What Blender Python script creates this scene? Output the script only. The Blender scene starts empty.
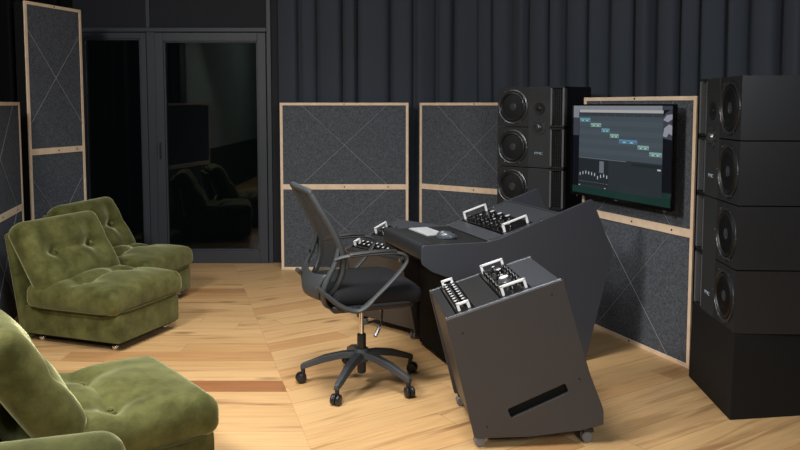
import bpy, bmesh, math, random
from mathutils import Vector, Matrix
random.seed(7)
PI = math.pi
R = math.radians
scene = bpy.context.scene
C = scene.collection

# ------------------------------------------------------------------ materials
def srgb(r, g, b):
    f = lambda c: ((c/255)/12.92) if c/255 <= .04045 else (((c/255)+.055)/1.055)**2.4
    return (f(r), f(g), f(b), 1)

def new_mat(name):
    m = bpy.data.materials.new(name); m.use_nodes = True
    nt = m.node_tree
    return m, nt, nt.nodes['Principled BSDF']

def mat(name, col, rough=.5, metal=0, coat=0, emit=None, es=1, noise=0, nscale=200, bump=0, spec=.5, sheen=0):
    m, nt, b = new_mat(name)
    b.inputs['Base Color'].default_value = col
    b.inputs['Roughness'].default_value = rough
    b.inputs['Metallic'].default_value = metal
    b.inputs['Specular IOR Level'].default_value = spec
    b.inputs['Coat Weight'].default_value = coat
    b.inputs['Sheen Weight'].default_value = sheen
    if emit:
        b.inputs['Emission Color'].default_value = emit
        b.inputs['Emission Strength'].default_value = es
    tc = nt.nodes.new('ShaderNodeTexCoord')
    n = nt.nodes.new('ShaderNodeTexNoise'); n.inputs['Scale'].default_value = nscale
    n.inputs['Detail'].default_value = 4
    nt.links.new(tc.outputs['Object'], n.inputs['Vector'])
    if noise:
        mx = nt.nodes.new('ShaderNodeMix'); mx.data_type = 'RGBA'
        mx.inputs[6].default_value = tuple(c*(1-noise) for c in col[:3])+(1,)
        mx.inputs[7].default_value = tuple(min(1, c*(1+noise)) for c in col[:3])+(1,)
        r = nt.nodes.new('ShaderNodeMapRange'); r.inputs[1].default_value = .3; r.inputs[2].default_value = .7
        nt.links.new(n.outputs[0], r.inputs[0])
        nt.links.new(r.outputs[0], mx.inputs[0]); nt.links.new(mx.outputs[2], b.inputs['Base Color'])
    if bump:
        bp = nt.nodes.new('ShaderNodeBump'); bp.inputs['Strength'].default_value = bump
        bp.inputs['Distance'].default_value = .002
        nt.links.new(n.outputs[0], bp.inputs['Height']); nt.links.new(bp.outputs[0], b.inputs['Normal'])
    return m

M = {}
M['felt'] = mat('felt', srgb(82, 86, 93), .95, noise=.38, nscale=90, bump=.6, spec=.1)
M['pine'] = mat('pine', srgb(232, 206, 178), .55, noise=.10, nscale=14, spec=.3)
M['cord'] = mat('cord', srgb(140, 140, 142), .7)
M['black_box'] = mat('black_box', srgb(17, 17, 18), .8, spec=.2)
M['screw'] = mat('screw', srgb(30, 28, 26), .4, .8)
M['frame_paint'] = mat('frame_paint', srgb(50, 54, 62), .5, noise=.05, nscale=3)
M['wall_paint'] = mat('wall_paint', srgb(36, 38, 44), .75, noise=.06, nscale=4, spec=.3)
M['dark_wall'] = mat('dark_wall', srgb(30, 31, 34), .85, spec=.2)
M['ceiling'] = mat('ceiling', srgb(48, 48, 50), .9)
M['reflection_wall'] = mat('reflection_wall', srgb(120, 134, 128), .9)  # pale tone added on unseen walls to be mirrored in the glazing
M['curtain'] = mat('curtain', srgb(61, 66, 75), .8, noise=.10, nscale=220, bump=.15, sheen=.1, spec=.25)
M['curtain_dark'] = mat('curtain_dark', srgb(22, 22, 24), .95, spec=.1)
M['console'] = mat('console', srgb(64, 66, 73), .42, noise=.05, nscale=500, spec=.45)
M['rack_panel'] = mat('rack_panel', srgb(62, 60, 61), .42, noise=.05, nscale=500, spec=.4)
M['blank'] = mat('blank', srgb(66, 69, 75), .38, noise=.03, nscale=400)
M['black_matte'] = mat('black_matte', srgb(20, 20, 22), .6)
M['deep_black'] = mat('deep_black', srgb(10, 10, 11), .8, spec=.2)
M['leather'] = mat('leather', srgb(38, 40, 43), .42, noise=.1, nscale=150, bump=.3)
M['rail'] = mat('rail', srgb(150, 152, 156), .3, .9)
M['handle_w'] = mat('handle_w', srgb(245, 245, 245), .3, 0)
M['chrome'] = mat('chrome', srgb(225, 225, 228), .12, 1)
M['knob_b'] = mat('knob_b', srgb(16, 16, 17), .18, coat=.6)
M['knob_s'] = mat('knob_s', srgb(225, 227, 230), .3, .3)
M['knob_g'] = mat('knob_g', srgb(120, 122, 126), .3, .6)
M['faceplate'] = mat('faceplate', srgb(12, 12, 13), .3, coat=.2)
M['speaker'] = mat('speaker', srgb(24, 25, 28), .36, noise=.08, nscale=60, spec=.5)
M['baffle'] = mat('baffle', srgb(30, 32, 35), .5)
M['plate'] = mat('plate', srgb(38, 40, 43), .6, noise=.1, nscale=300)
M['cone'] = mat('cone', srgb(66, 68, 72), .27, metal=.35, spec=.8)
M['surround'] = mat('surround', srgb(15, 15, 16), .45)
M['trim_ring'] = mat('trim_ring', srgb(90, 92, 97), .35, .9)
M['grille_post'] = mat('grille_post', srgb(120, 123, 128), .4, .5)
M['grille'] = mat('grille', srgb(8, 8, 9), .7)
M['grille_rib'] = mat('grille_rib', srgb(24, 25, 27), .5)
M['plinth'] = mat('plinth', srgb(16, 16, 17), .7, bump=.2, nscale=80, spec=.3)
M['logo'] = mat('logo', srgb(200, 220, 240), .3, .3)
M['plastic'] = mat('plastic', srgb(58, 61, 64), .52, spec=.4)
M['plastic_d'] = mat('plastic_d', srgb(30, 31, 33), .45)
M['seat_fabric'] = mat('seat_fabric', srgb(30, 31, 34), .9, noise=.2, nscale=400, bump=.4, spec=.2)
M['castor_grey'] = mat('castor_grey', srgb(110, 110, 112), .4)
M['castor_black'] = mat('castor_black', srgb(24, 24, 26), .35)
M['keyboard'] = mat('keyboard', srgb(180, 184, 188), .4, .2)
M['mouse'] = mat('mouse', srgb(72, 78, 86), .28, coat=.3)
M['tv_black'] = mat('tv_black', srgb(12, 12, 13), .2, coat=.5)
M['pipe_green'] = mat('pipe_green', srgb(70, 72, 36), .85)

# open mesh weave of the chair back
def mesh_mat():
    m, nt, b = new_mat('weave')
    b.inputs['Base Color'].default_value = srgb(40, 43, 46)
    b.inputs['Roughness'].default_value = .7
    tc = nt.nodes.new('ShaderNodeTexCoord')
    mp = nt.nodes.new('ShaderNodeMapping'); mp.inputs['Scale'].default_value = (1, 1, 1)
    v = nt.nodes.new('ShaderNodeTexChecker'); v.inputs['Scale'].default_value = 420
    tr = nt.nodes.new('ShaderNodeBsdfTransparent')
    mx = nt.nodes.new('ShaderNodeMixShader')
    ml = nt.nodes.new('ShaderNodeMath'); ml.operation = 'MULTIPLY'; ml.inputs[1].default_value = .42
    out = nt.nodes['Material Output']
    nt.links.new(tc.outputs['Object'], v.inputs[0])
    nt.links.new(v.outputs[1], ml.inputs[0]); nt.links.new(ml.outputs[0], mx.inputs[0])
    nt.links.new(b.outputs[0], mx.inputs[1]); nt.links.new(tr.outputs[0], mx.inputs[2])
    nt.links.new(mx.outputs[0], out.inputs[0])
    return m
M['weave'] = mesh_mat()

def glass_mat():
    m, nt, b = new_mat('door_glass')
    nt.nodes.remove(b)
    tr = nt.nodes.new('ShaderNodeBsdfTransparent'); tr.inputs[0].default_value = (.5, .53, .53, 1)
    gl = nt.nodes.new('ShaderNodeBsdfGlossy'); gl.inputs['Roughness'].default_value = .01
    fr = nt.nodes.new('ShaderNodeFresnel'); fr.inputs[0].default_value = 1.5
    ml = nt.nodes.new('ShaderNodeMath'); ml.operation = 'MULTIPLY'; ml.inputs[1].default_value = 1.3
    mx = nt.nodes.new('ShaderNodeMixShader')
    nt.links.new(fr.outputs[0], ml.inputs[0]); nt.links.new(ml.outputs[0], mx.inputs[0])
    nt.links.new(tr.outputs[0], mx.inputs[1]); nt.links.new(gl.outputs[0], mx.inputs[2])
    nt.links.new(mx.outputs[0], nt.nodes['Material Output'].inputs[0])
    return m
M['glass'] = glass_mat()

def velvet(name, base, light):
    m, nt, b = new_mat(name)
    tc = nt.nodes.new('ShaderNodeTexCoord')
    n1 = nt.nodes.new('ShaderNodeTexNoise'); n1.inputs['Scale'].default_value = 9; n1.inputs['Detail'].default_value = 7
    n1.inputs['Roughness'].default_value = .62
    n2 = nt.nodes.new('ShaderNodeTexNoise'); n2.inputs['Scale'].default_value = 160; n2.inputs['Detail'].default_value = 3
    nt.links.new(tc.outputs['Object'], n1.inputs['Vector']); nt.links.new(tc.outputs['Object'], n2.inputs['Vector'])
    r = nt.nodes.new('ShaderNodeMapRange'); r.inputs[1].default_value = .36; r.inputs[2].default_value = .66
    nt.links.new(n1.outputs[0], r.inputs[0])
    mx = nt.nodes.new('ShaderNodeMix'); mx.data_type = 'RGBA'
    mx.inputs[6].default_value = base; mx.inputs[7].default_value = light
    nt.links.new(r.outputs[0], mx.inputs[0]); nt.links.new(mx.outputs[2], b.inputs['Base Color'])
    b.inputs['Roughness'].default_value = .85
    b.inputs['Specular IOR Level'].default_value = .2
    b.inputs['Sheen Weight'].default_value = 1
    b.inputs['Sheen Roughness'].default_value = .35
    b.inputs['Sheen Tint'].default_value = srgb(222, 222, 172)
    bp = nt.nodes.new('ShaderNodeBump'); bp.inputs['Strength'].default_value = .5; bp.inputs['Distance'].default_value = .002
    nt.links.new(n2.outputs[0], bp.inputs['Height']); nt.links.new(bp.outputs[0], b.inputs['Normal'])
    return m
M['velvet'] = velvet('velvet', srgb(62, 63, 27), srgb(95, 95, 53))

# plank floor
def floor_mat():
    m, nt, b = new_mat('oak_planks')
    N = nt.nodes.new; L = nt.links.new
    def math_(op, a, bb=None, c=None):
        n = N('ShaderNodeMath'); n.operation = op
        for i, x in enumerate((a, bb, c)):
            if x is None: continue
            if isinstance(x, (int, float)): n.inputs[i].default_value = x
            else: L(x, n.inputs[i])
        return n.outputs[0]
    def comb(x, y, z=0):
        n = N('ShaderNodeCombineXYZ')
        for i, v in enumerate((x, y, z)):
            if isinstance(v, (int, float)): n.inputs[i].default_value = v
            else: L(v, n.inputs[i])
        return n.outputs[0]
    tc = N('ShaderNodeTexCoord'); sp = N('ShaderNodeSeparateXYZ'); L(tc.outputs['Object'], sp.inputs[0])
    X0, Y0 = sp.outputs[0], sp.outputs[1]
    # two fields of boards meet at a mitre; the right one is laid as a mirror of the left
    sd = math_('ADD', math_('MULTIPLY', math_('SUBTRACT', X0, -.60), .959), math_('MULTIPLY', math_('SUBTRACT', Y0, 4.10), .284))
    zone = math_('GREATER_THAN', sd, 0); s2 = math_('MULTIPLY', math_('MAXIMUM', sd, 0), 2)
    X = math_('SUBTRACT', X0, math_('MULTIPLY', s2, .959)); Y = math_('SUBTRACT', Y0, math_('MULTIPLY', s2, .284))
    PW, PL = .165, 1.9
    yr = math_('DIVIDE', math_('SUBTRACT', Y, 4.078), PW); row = math_('FLOOR', yr); fy = math_('FRACT', yr)
    wn = N('ShaderNodeTexWhiteNoise'); wn.noise_dimensions = '1D'; L(math_('ADD', row, .37), wn.inputs['W'])
    row0 = math_('COMPARE', row, 0, .1)
    off = math_('ADD', math_('MULTIPLY', wn.outputs[0], math_('SUBTRACT', 1, row0)), math_('MULTIPLY', row0, .3263))
    xr = math_('ADD', math_('DIVIDE', X, PL), off); col = math_('FLOOR', xr); fx = math_('FRACT', xr)
    w2 = N('ShaderNodeTexWhiteNoise'); w2.noise_dimensions = '2D'; L(comb(row, math_('ADD', math_('ADD', col, .5), math_('MULTIPLY', zone, 31))), w2.inputs['Vector'])
    rnd = w2.outputs[0]
    cr = N('ShaderNodeValToRGB'); L(rnd, cr.inputs[0])
    e = cr.color_ramp.elements
    e[0].position = 0; e[0].color = srgb(206, 162, 110)
    e[1].position = 1; e[1].color = srgb(216, 176, 124)
    for p, c in ((.05, (190, 142, 94)), (.15, (208, 165, 113)), (.5, (220, 180, 128)), (.75, (210, 169, 118))):
        x = e.new(p); x.color = srgb(*c)
    # grain
    g = N('ShaderNodeTexNoise'); g.inputs['Scale'].default_value = 1; g.inputs['Detail'].default_value = 6
    g.inputs['Roughness'].default_value = .65; g.inputs['Distortion'].default_value = .5
    L(comb(math_('ADD', math_('MULTIPLY', X, 2.2), math_('MULTIPLY', rnd, 50)), math_('MULTIPLY', Y, 42), math_('MULTIPLY', rnd, 20)), g.inputs['Vector'])
    gr = N('ShaderNodeMapRange'); gr.inputs[1].default_value = .3; gr.inputs[2].default_value = .72
    gr.inputs[3].default_value = 1.0; gr.inputs[4].default_value = .72; L(g.outputs[0], gr.inputs[0])
    # heartwood streaks
    h = N('ShaderNodeTexNoise'); h.inputs['Scale'].default_value = 1; h.inputs['Detail'].default_value = 3; h.inputs['Distortion'].default_value = .8
    L(comb(math_('ADD', math_('MULTIPLY', X, 1.1), math_('MULTIPLY', rnd, 90)), math_('MULTIPLY', Y, 9), math_('MULTIPLY', rnd, 7)), h.inputs['Vector'])
    hr = N('ShaderNodeMapRange'); hr.inputs[1].default_value = .57; hr.inputs[2].default_value = .72; L(h.outputs[0], hr.inputs[0])
    # knots
    v = N('ShaderNodeTexVoronoi'); v.inputs['Scale'].default_value = 1
    L(comb(math_('MULTIPLY', X, .95), math_('MULTIPLY', Y, 2.9), 0), v.inputs['Vector'])
    kr = N('ShaderNodeMapRange'); kr.inputs[1].default_value = .035; kr.inputs[2].default_value = .10
    kr.inputs[3].default_value = 1; kr.inputs[4].default_value = 0; L(v.outputs['Distance'], kr.inputs[0])
    def mix(a, bb, f, mode='MIX'):
        n = N('ShaderNodeMix'); n.data_type = 'RGBA'; n.blend_type = mode
        for i, x in ((6, a), (7, bb), (0, f)):
            if isinstance(x, (tuple, float, int)): n.inputs[i].default_value = x
            else: L(x, n.inputs[i])
        return n.outputs[2]
    c = mix(cr.outputs[0], srgb(140, 98, 62), math_('MULTIPLY', hr.outputs[0], .7))
    c = mix(c, srgb(86, 56, 36), math_('MULTIPLY', kr.outputs[0], .6))
    # the one reddish board
    brown = math_('MULTIPLY', row0, math_('SUBTRACT', 1, zone))
    c = mix(c, srgb(158, 104, 66), math_('MULTIPLY', brown, .95))
    vm = N('ShaderNodeVectorMath'); vm.operation = 'SCALE'; L(c, vm.inputs[0]); L(gr.outputs[0], vm.inputs['Scale'])
    ge = math_('MINIMUM', math_('MINIMUM', fy, math_('SUBTRACT', 1, fy)), math_('MULTIPLY', math_('MINIMUM', fx, math_('SUBTRACT', 1, fx)), PL/PW))
    gap = math_('MAXIMUM', math_('LESS_THAN', ge, .007), math_('LESS_THAN', math_('ABSOLUTE', sd), .0006))
    c = mix(vm.outputs[0], srgb(110, 76, 46), math_('MULTIPLY', gap, .7))
    L(c, b.inputs['Base Color'])
    b.inputs['Roughness'].default_value = .42
    b.inputs['Specular IOR Level'].default_value = .35
    bp = N('ShaderNodeBump'); bp.inputs['Strength'].default_value = .12; bp.inputs['Distance'].default_value = .002
    L(g.outputs[0], bp.inputs['Height']); L(bp.outputs[0], b.inputs['Normal'])
    return m
M['floor'] = floor_mat()

# ------------------------------------------------------------------ helpers
def obj(name, bm, m, parent=None, smooth=False, bevel=0, mats=None):
    bmesh.ops.recalc_face_normals(bm, faces=bm.faces)
    me = bpy.data.meshes.new(name); bm.to_mesh(me); bm.free()
    o = bpy.data.objects.new(name, me); C.objects.link(o)
    for mm in (mats or [m]): me.materials.append(M[mm])
    if smooth:
        for p in me.polygons: p.use_smooth = True
        me.set_sharp_from_angle(angle=R(38))
    if bevel:
        b = o.modifiers.new('bevel', 'BEVEL'); b.width = bevel; b.segments = 2; b.limit_method = 'ANGLE'; b.angle_limit = R(40)
    if parent: o.parent = parent
    return o

def thing(name, label, cat, loc=(0, 0, 0), yaw=0, group=None):
    o = bpy.data.objects.new(name, None); C.objects.link(o)
    o.empty_display_size = .1
    o.location = loc; o.rotation_euler = (0, 0, yaw)
    return tag(o, label, cat, group)

def tag(o, label, cat, group=None):
    o['label'] = label; o['category'] = cat
    if group: o['group'] = group
    return o

def struct(name, bm, m, parent=None, bevel=0, mats=None):
    o = obj(name, bm, m, parent, bevel=bevel, mats=mats)
    if not parent: o['kind'] = 'structure'
    return o

def box(bm, x0, x1, y0, y1, z0, z1, T=None, mi=0):
    vs = [bm.verts.new(Vector(p)) for p in ((x0,y0,z0),(x1,y0,z0),(x1,y1,z0),(x0,y1,z0),(x0,y0,z1),(x1,y0,z1),(x1,y1,z1),(x0,y1,z1))]
    for f in ((0,3,2,1),(4,5,6,7),(0,1,5,4),(1,2,6,5),(2,3,7,6),(3,0,4,7)):
        bm.faces.new([vs[i] for i in f]).material_index = mi
    if T is not None:
        for v in vs: v.co = T @ v.co
    return bm

def B(*a, **k):
    return box(bmesh.new(), *a, **k)

def prism_y(bm, poly, y0, y1):
    """polygon of (x, z) extruded along y"""
    a = [bm.verts.new((x, y0, z)) for x, z in poly]
    b = [bm.verts.new((x, y1, z)) for x, z in poly]
    n = len(poly)
    bm.faces.new(a); bm.faces.new(b[::-1])
    for i in range(n): bm.faces.new([a[i], b[i], b[(i+1) % n], a[(i+1) % n]])
    return bm

def round_poly(poly, rad, seg=5):
    out = []; n = len(poly)
    for i in range(n):
        r = rad[i] if isinstance(rad, (list, tuple)) else rad
        p = Vector(poly[i]); a = Vector(poly[i-1]); c = Vector(poly[(i+1) % n])
        if r <= 0: out.append(tuple(p)); continue
        d1 = (a-p).normalized(); d2 = (c-p).normalized()
        ang = d1.angle(d2); t = r/math.tan(ang/2)
        t = min(t, (a-p).length*.49, (c-p).length*.49)
        p0 = p+d1*t; p1 = p+d2*t
        for k in range(seg+1):
            s = k/seg
            out.append(tuple(p0*(1-s)**2 + p*2*s*(1-s) + p1*s*s))
    return out

def tube(bm, pts, r, seg=10, closed=False, flat=1.0, up=Vector((0, 0, 1)), radii=None):
    pts = [Vector(p) for p in pts]; n = len(pts); rings = []
    for i, p in enumerate(pts):
        if closed: t = (pts[(i+1) % n]-pts[i-1])
        else: t = pts[min(i+1, n-1)]-pts[max(i-1, 0)]
        t.normalize()
        s = t.cross(up)
        if s.length < 1e-4: s = t.cross(Vector((1, 0, 0)))
        s.normalize(); w = s.cross(t).normalized()
        rr = radii[i] if radii else r
        rings.append([bm.verts.new(p + s*math.cos(2*PI*k/seg)*rr*flat + w*math.sin(2*PI*k/seg)*rr) for k in range(seg)])
    m = n if closed else n-1
    for i in range(m):
        a, b = rings[i], rings[(i+1) % n]
        for k in range(seg): bm.faces.new([a[k], a[(k+1) % seg], b[(k+1) % seg], b[k]])
    if not closed:
        bm.faces.new(rings[0]); bm.faces.new(rings[-1][::-1])
    return bm

def spline(pts, k=6, closed=False):
    pts = [Vector(p) for p in pts]; n = len(pts); out = []
    rng = range(n) if closed else range(n-1)
    for i in rng:
        if closed: p0, p1, p2, p3 = pts[i-1], pts[i], pts[(i+1) % n], pts[(i+2) % n]
        else: p0, p1, p2, p3 = pts[max(i-1, 0)], pts[i], pts[i+1], pts[min(i+2, n-1)]
        for j in range(k):
            t = j/k
            out.append(.5*((2*p1)+(-p0+p2)*t+(2*p0-5*p1+4*p2-p3)*t*t+(-p0+3*p1-3*p2+p3)*t**3))
    if not closed: out.append(pts[-1])
    return out

def lathe(bm, prof, seg=24, T=None, mi=0):
    """profile of (r, h) about +Z"""
    rings = []; new = []
    for r, h in prof:
        if r < 1e-6:
            v = bm.verts.new((0, 0, h)); rings.append([v]); new.append(v)
        else:
            rg = [bm.verts.new((r*math.cos(2*PI*k/seg), r*math.sin(2*PI*k/seg), h)) for k in range(seg)]
            rings.append(rg); new += rg
    for a, b in zip(rings, rings[1:]):
        for k in range(seg):
            k2 = (k+1) % seg
            if len(a) == 1 and len(b) == 1: continue
            if len(a) == 1: f = bm.faces.new([a[0], b[k], b[k2]])
            elif len(b) == 1: f = bm.faces.new([a[k], a[k2], b[0]])
            else: f = bm.faces.new([a[k], a[k2], b[k2], b[k]])
            f.material_index = mi
    for rg, rev in ((rings[0], True), (rings[-1], False)):
        if len(rg) > 1: bm.faces.new(rg[::-1] if rev else rg).material_index = mi
    if T is not None:
        for v in new: v.co = T @ v.co
    return bm

def LA(*a, **k): return lathe(bmesh.new(), *a, **k)
def TR(x, y, z): return Matrix.Translation((x, y, z))
def RY(a): return Matrix.Rotation(a, 4, 'Y')
def RX(a): return Matrix.Rotation(a, 4, 'X')
def RZ(a): return Matrix.Rotation(a, 4, 'Z')

def dup(root, label=None, loc=None, yaw=None):
    """copy of a thing with copies of its parts and sub-parts"""
    def rec(o, par):
        c = o.copy(); C.objects.link(c)
        if par: c.parent = par
        for ch in list(o.children): rec(ch, c)
        return c
    r = rec(root, None)
    if label: r['label'] = label
    if loc: r.location = loc
    if yaw is not None: r.rotation_euler = (0, 0, yaw)
    return r

def cushion(w, d, h, rad, buttons=(), crown=.02, depth=.03, nx=44, ny=44, nz=10, crease=True, flare=0):
    """soft block, x across depth d, y across width w, z thick h; dimpled at the buttons on top"""
    bm = bmesh.new()
    cache = {}
    def vert(i, j, k):
        key = (i, j, k)
        if key in cache: return cache[key]
        # denser samples near the edges
        f = lambda t: math.sin((t-.5)*PI*.86)/math.sin(.5*PI*.86)
        p = Vector((f(i/nx)*d/2, f(j/ny)*w/2, f(k/nz)*h/2))
        q = Vector((max(-d/2+rad, min(d/2-rad, p.x)), max(-w/2+rad, min(w/2-rad, p.y)), max(-h/2+rad, min(h/2-rad, p.z))))
        dv = p-q
        if dv.length > 1e-9: p = q+dv.normalized()*rad
        ux, uy = p.x/(d/2), p.y/(w/2)
        c = crown*(1-ux**2)*(1-uy**2)*1.0 + crown*.5*(1-min(1, abs(ux))**6)*(1-min(1, abs(uy))**6)
        s = (p.z/(h/2))
        dz = 0
        if s > 0:
            dz += c*s
            if buttons:
                for bx, by in buttons:
                    r2 = ((p.x-bx)**2+(p.y-by)**2)
                    dz -= depth*.35*math.exp(-r2/(.035**2))*s + depth*.6*math.exp(-r2/(.10**2))*s
                if crease:
                    by0 = min(b[1] for b in buttons); by1 = max(b[1] for b in buttons); bx0 = buttons[0][0]
                    if by0 <= p.y <= by1 or True:
                        ex = 1 if by0 <= p.y <= by1 else math.exp(-((max(by0-p.y, p.y-by1))/.13)**2)
                        dz -= depth*.6*math.exp(-((p.x-bx0)/.035)**2)*ex*s
                    for bx, by in buttons:
                        dz -= depth*.26*math.exp(-((p.y-by)/.05)**2)*math.exp(-((p.x-bx)/.17)**2)*s
        else:
            dz += crown*.25*(1-ux**2)*(1-uy**2)*s
        p.z += dz
        v = bm.verts.new(p); cache[key] = v
        return v
    for (a, b, fn) in ((nx, ny, lambda i, j, e: vert(i, j, e*nz)), (nx, nz, lambda i, j, e: vert(i, e*ny, j)), (ny, nz, lambda i, j, e: vert(e*nx, i, j))):
        for e in (0, 1):
            for i in range(a):
                for j in range(b):
                    bm.faces.new([fn(i, j, e), fn(i+1, j, e), fn(i+1, j+1, e), fn(i, j+1, e)])
    return bm

def xform(bm, T):
    bmesh.ops.transform(bm, matrix=T, verts=bm.verts); return bm

# ------------------------------------------------------------------ camera
cam_d = bpy.data.cameras.new('camera'); cam = bpy.data.objects.new('camera', cam_d); C.objects.link(cam)
F = 780.0
cam_d.sensor_width = 36; cam_d.lens = 36*F/800
cam_d.shift_y = -59.2/800
cam.location = (0, .09, 1.5); cam.rotation_euler = (R(90-4.46), 0, 0)
cam_d.clip_start = .05
scene.camera = cam

# ------------------------------------------------------------------ the room
XL, XR, YN, YB, ZC = -3.05, 3.35, -2.6, 7.45, 3.1
bm = bmesh.new(); box(bm, XL-.1, XR+.1, YN-.1, YB+.6, -.1, 0); struct('floor', bm, 'floor')
struct('ceiling', B(XL-.1, XR+.1, YN-.1, YB+.6, ZC, ZC+.1), 'ceiling')
bm = bmesh.new(); box(bm, XL-.1, XL, YN, YB, 0, .8, mi=0); box(bm, XL-.1, XL, 3.6, YB, .8, ZC, mi=0); box(bm, XL-.1, XL, YN, 3.6, .8, ZC, mi=1)
struct('wall_left', bm, None, mats=['dark_wall', 'reflection_wall'])  # upper stretch out of view is made pale to reflect in the glass
struct('wall_right', B(XR, XR+.1, YN, YB, 0, ZC), 'dark_wall')
bm = bmesh.new(); box(bm, XL, XR, YN-.1, YN, 0, .8, mi=0); box(bm, XL, XR, YN-.1, YN, .8, ZC, mi=1)
struct('wall_near', bm, None, mats=['dark_wall', 'reflection_wall'])  # unseen; upper part made pale for the glass reflection
# back wall with the glazed opening
OX0, OX1, OZ = -3.0, -1.215, 2.19
bm = bmesh.new()
box(bm, XL, OX0, YB, YB+.12, 0, ZC); box(bm, OX1, XR, YB, YB+.12, 0, ZC); box(bm, OX0, OX1, YB, YB+.12, OZ, ZC)
struct('wall_back', bm, 'wall_paint')
# trim on the wall above the glazing
def vx(u, Y): return (u-400)/F*(Y-.06)
struct('trim_1', B(OX0, vx(268.5, YB), YB-.03, YB, OZ-.012, OZ+.028), 'frame_paint', bevel=.004)
struct('trim_2', B(vx(150, YB), vx(154, YB), YB-.022, YB, OZ+.028, ZC), 'frame_paint', bevel=.004)
struct('trim_3', B(vx(268.5, YB), vx(273, YB), YB-.034, YB, 0, ZC), 'frame_paint', bevel=.004)

def glazing(name, x0, x1, z0, z1, handle, fw=.078):
    """a framed full height glazed leaf"""
    y0, y1 = YB-.045, YB+.03
    bm = bmesh.new()
    for a in ((x0, x0+fw, z0, z1), (x1-fw, x1, z0, z1), (x0+fw, x1-fw, z1-fw, z1), (x0+fw, x1-fw, z0, z0+.12)):
        box(bm, a[0], a[1], y0, y1, a[2], a[3])
    # inner glazing bead
    i0, i1, j0, j1 = x0+fw, x1-fw, z0+.12, z1-fw
    for a in ((i0, i0+.014, j0, j1), (i1-.014, i1, j0, j1), (i0, i1, j1-.014, j1), (i0, i1, j0, j0+.014)):
        box(bm, a[0], a[1], y0+.015, y0+.04, a[2], a[3])
    r = struct(name, bm, 'frame_paint', bevel=.003)
    struct('pane', B(i0, i1, YB-.006, YB+.006, j0, j1), 'glass', r)
    if handle:
        hx = x0+.035
        bm = bmesh.new(); box(bm, hx-.013, hx+.013, y0-.012, y0, 1.02, 1.17)
        tube(bm, [(hx, y0-.012, 1.14), (hx, y0-.05, 1.14), (hx, y0-.055, 1.12), (hx, y0-.055, 1.01)], .009)
        struct('door_handle', bm, 'plastic', r)
    return r
xm0, xm1 = vx(150.5, YB), vx(159, YB)
xdr = vx(268, YB)
struct('trim_4', B(xm0, xm1, YB-.03, YB+.05, 0, OZ-.012), 'frame_paint', bevel=.004)
glazing('window_1', OX0, xm0, 0.0, OZ-.02, False, .055)
glazing('door_1', xm1, xdr, 0.0, OZ-.02, True)
struct('trim_5', B(vx(272, YB), vx(281, YB), YB-.012, YB, 0, ZC), 'wall_paint')

# ------------------------------------------------------------------ curtains
def chaikin(p, n=2):
    for _ in range(n):
        q = [p[0]]
        for a, b in zip(p, p[1:]):
            a = Vector(a); b = Vector(b)
            q += [tuple(a*.78+b*.22), tuple(a*.22+b*.78)]
        q.append(p[-1]); p = q
    return p

def curtain(name, P0, P1, widths, rec, amp, z0, z1, m='curtain'):
    """pleated cloth: flat faces split by narrow deep folds"""
    P0 = Vector(P0); P1 = Vector(P1); L = (P1-P0).length; d = (P1-P0)/L; n = Vector((d.y, -d.x))
    if n.y > 0: n = -n
    s = 0; prof = []; i = 0
    while s < L:
        w = widths[i % len(widths)]*random.uniform(.85, 1.15); a = amp*random.uniform(.6, 1.1); r = rec*random.uniform(.7, 1.2)
        t1 = random.uniform(-.03, .035)
        prof += [(s, a+t1), (s+w*.5, a+.008), (s+w, a-t1), (s+w+r*.3, 0), (s+w+r*.7, 0)]
        s += w+r; i += 1
    prof = [p for p in prof if p[0] <= L]
    prof = chaikin(prof, 2)
    bm = bmesh.new()
    rows = []
    NZ = 6
    for k in range(NZ+1):
        z = z0+(z1-z0)*k/NZ; g = 1+.10*math.sin(k*1.7)
        row = []
        for (a, b) in prof:
            q = P0+d*a+n*(b*g+.003*math.sin(a*9+k))
            row.append(bm.verts.new((q.x, q.y, z)))
        rows.append(row)
    for r0, r1 in zip(rows, rows[1:]):
        for j in range(len(prof)-1): bm.faces.new([r0[j], r0[j+1], r1[j+1], r1[j]])
    o = obj(name, bm, m, smooth=True)
    s = o.modifiers.new('thick', 'SOLIDIFY'); s.thickness = .004
    return o
c1 = curtain('curtain', (vx(280, 7.36), 7.40), (.80, 7.40), [.17, .12, .22, .10, .25, .14], .055, .085, .01, 3.06)
tag(c1, 'charcoal pleated curtain hanging between the glass door and the corner', 'curtain')
c2 = curtain('curtain', (.78, 7.32), (3.22, 4.75), [.10, .13, .11, .15], .075, .095, .01, 3.06)
tag(c2, 'charcoal pleated curtain hanging behind both speaker stacks and the screen', 'curtain')
c3 = curtain('curtain', (XL+.03, 7.3), (XL+.03, 4.0), [.2, .15, .25], .05, .03, .01, 3.06, 'curtain_dark')
tag(c3, 'black curtain along the left wall behind the tall and low panels', 'curtain')

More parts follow.
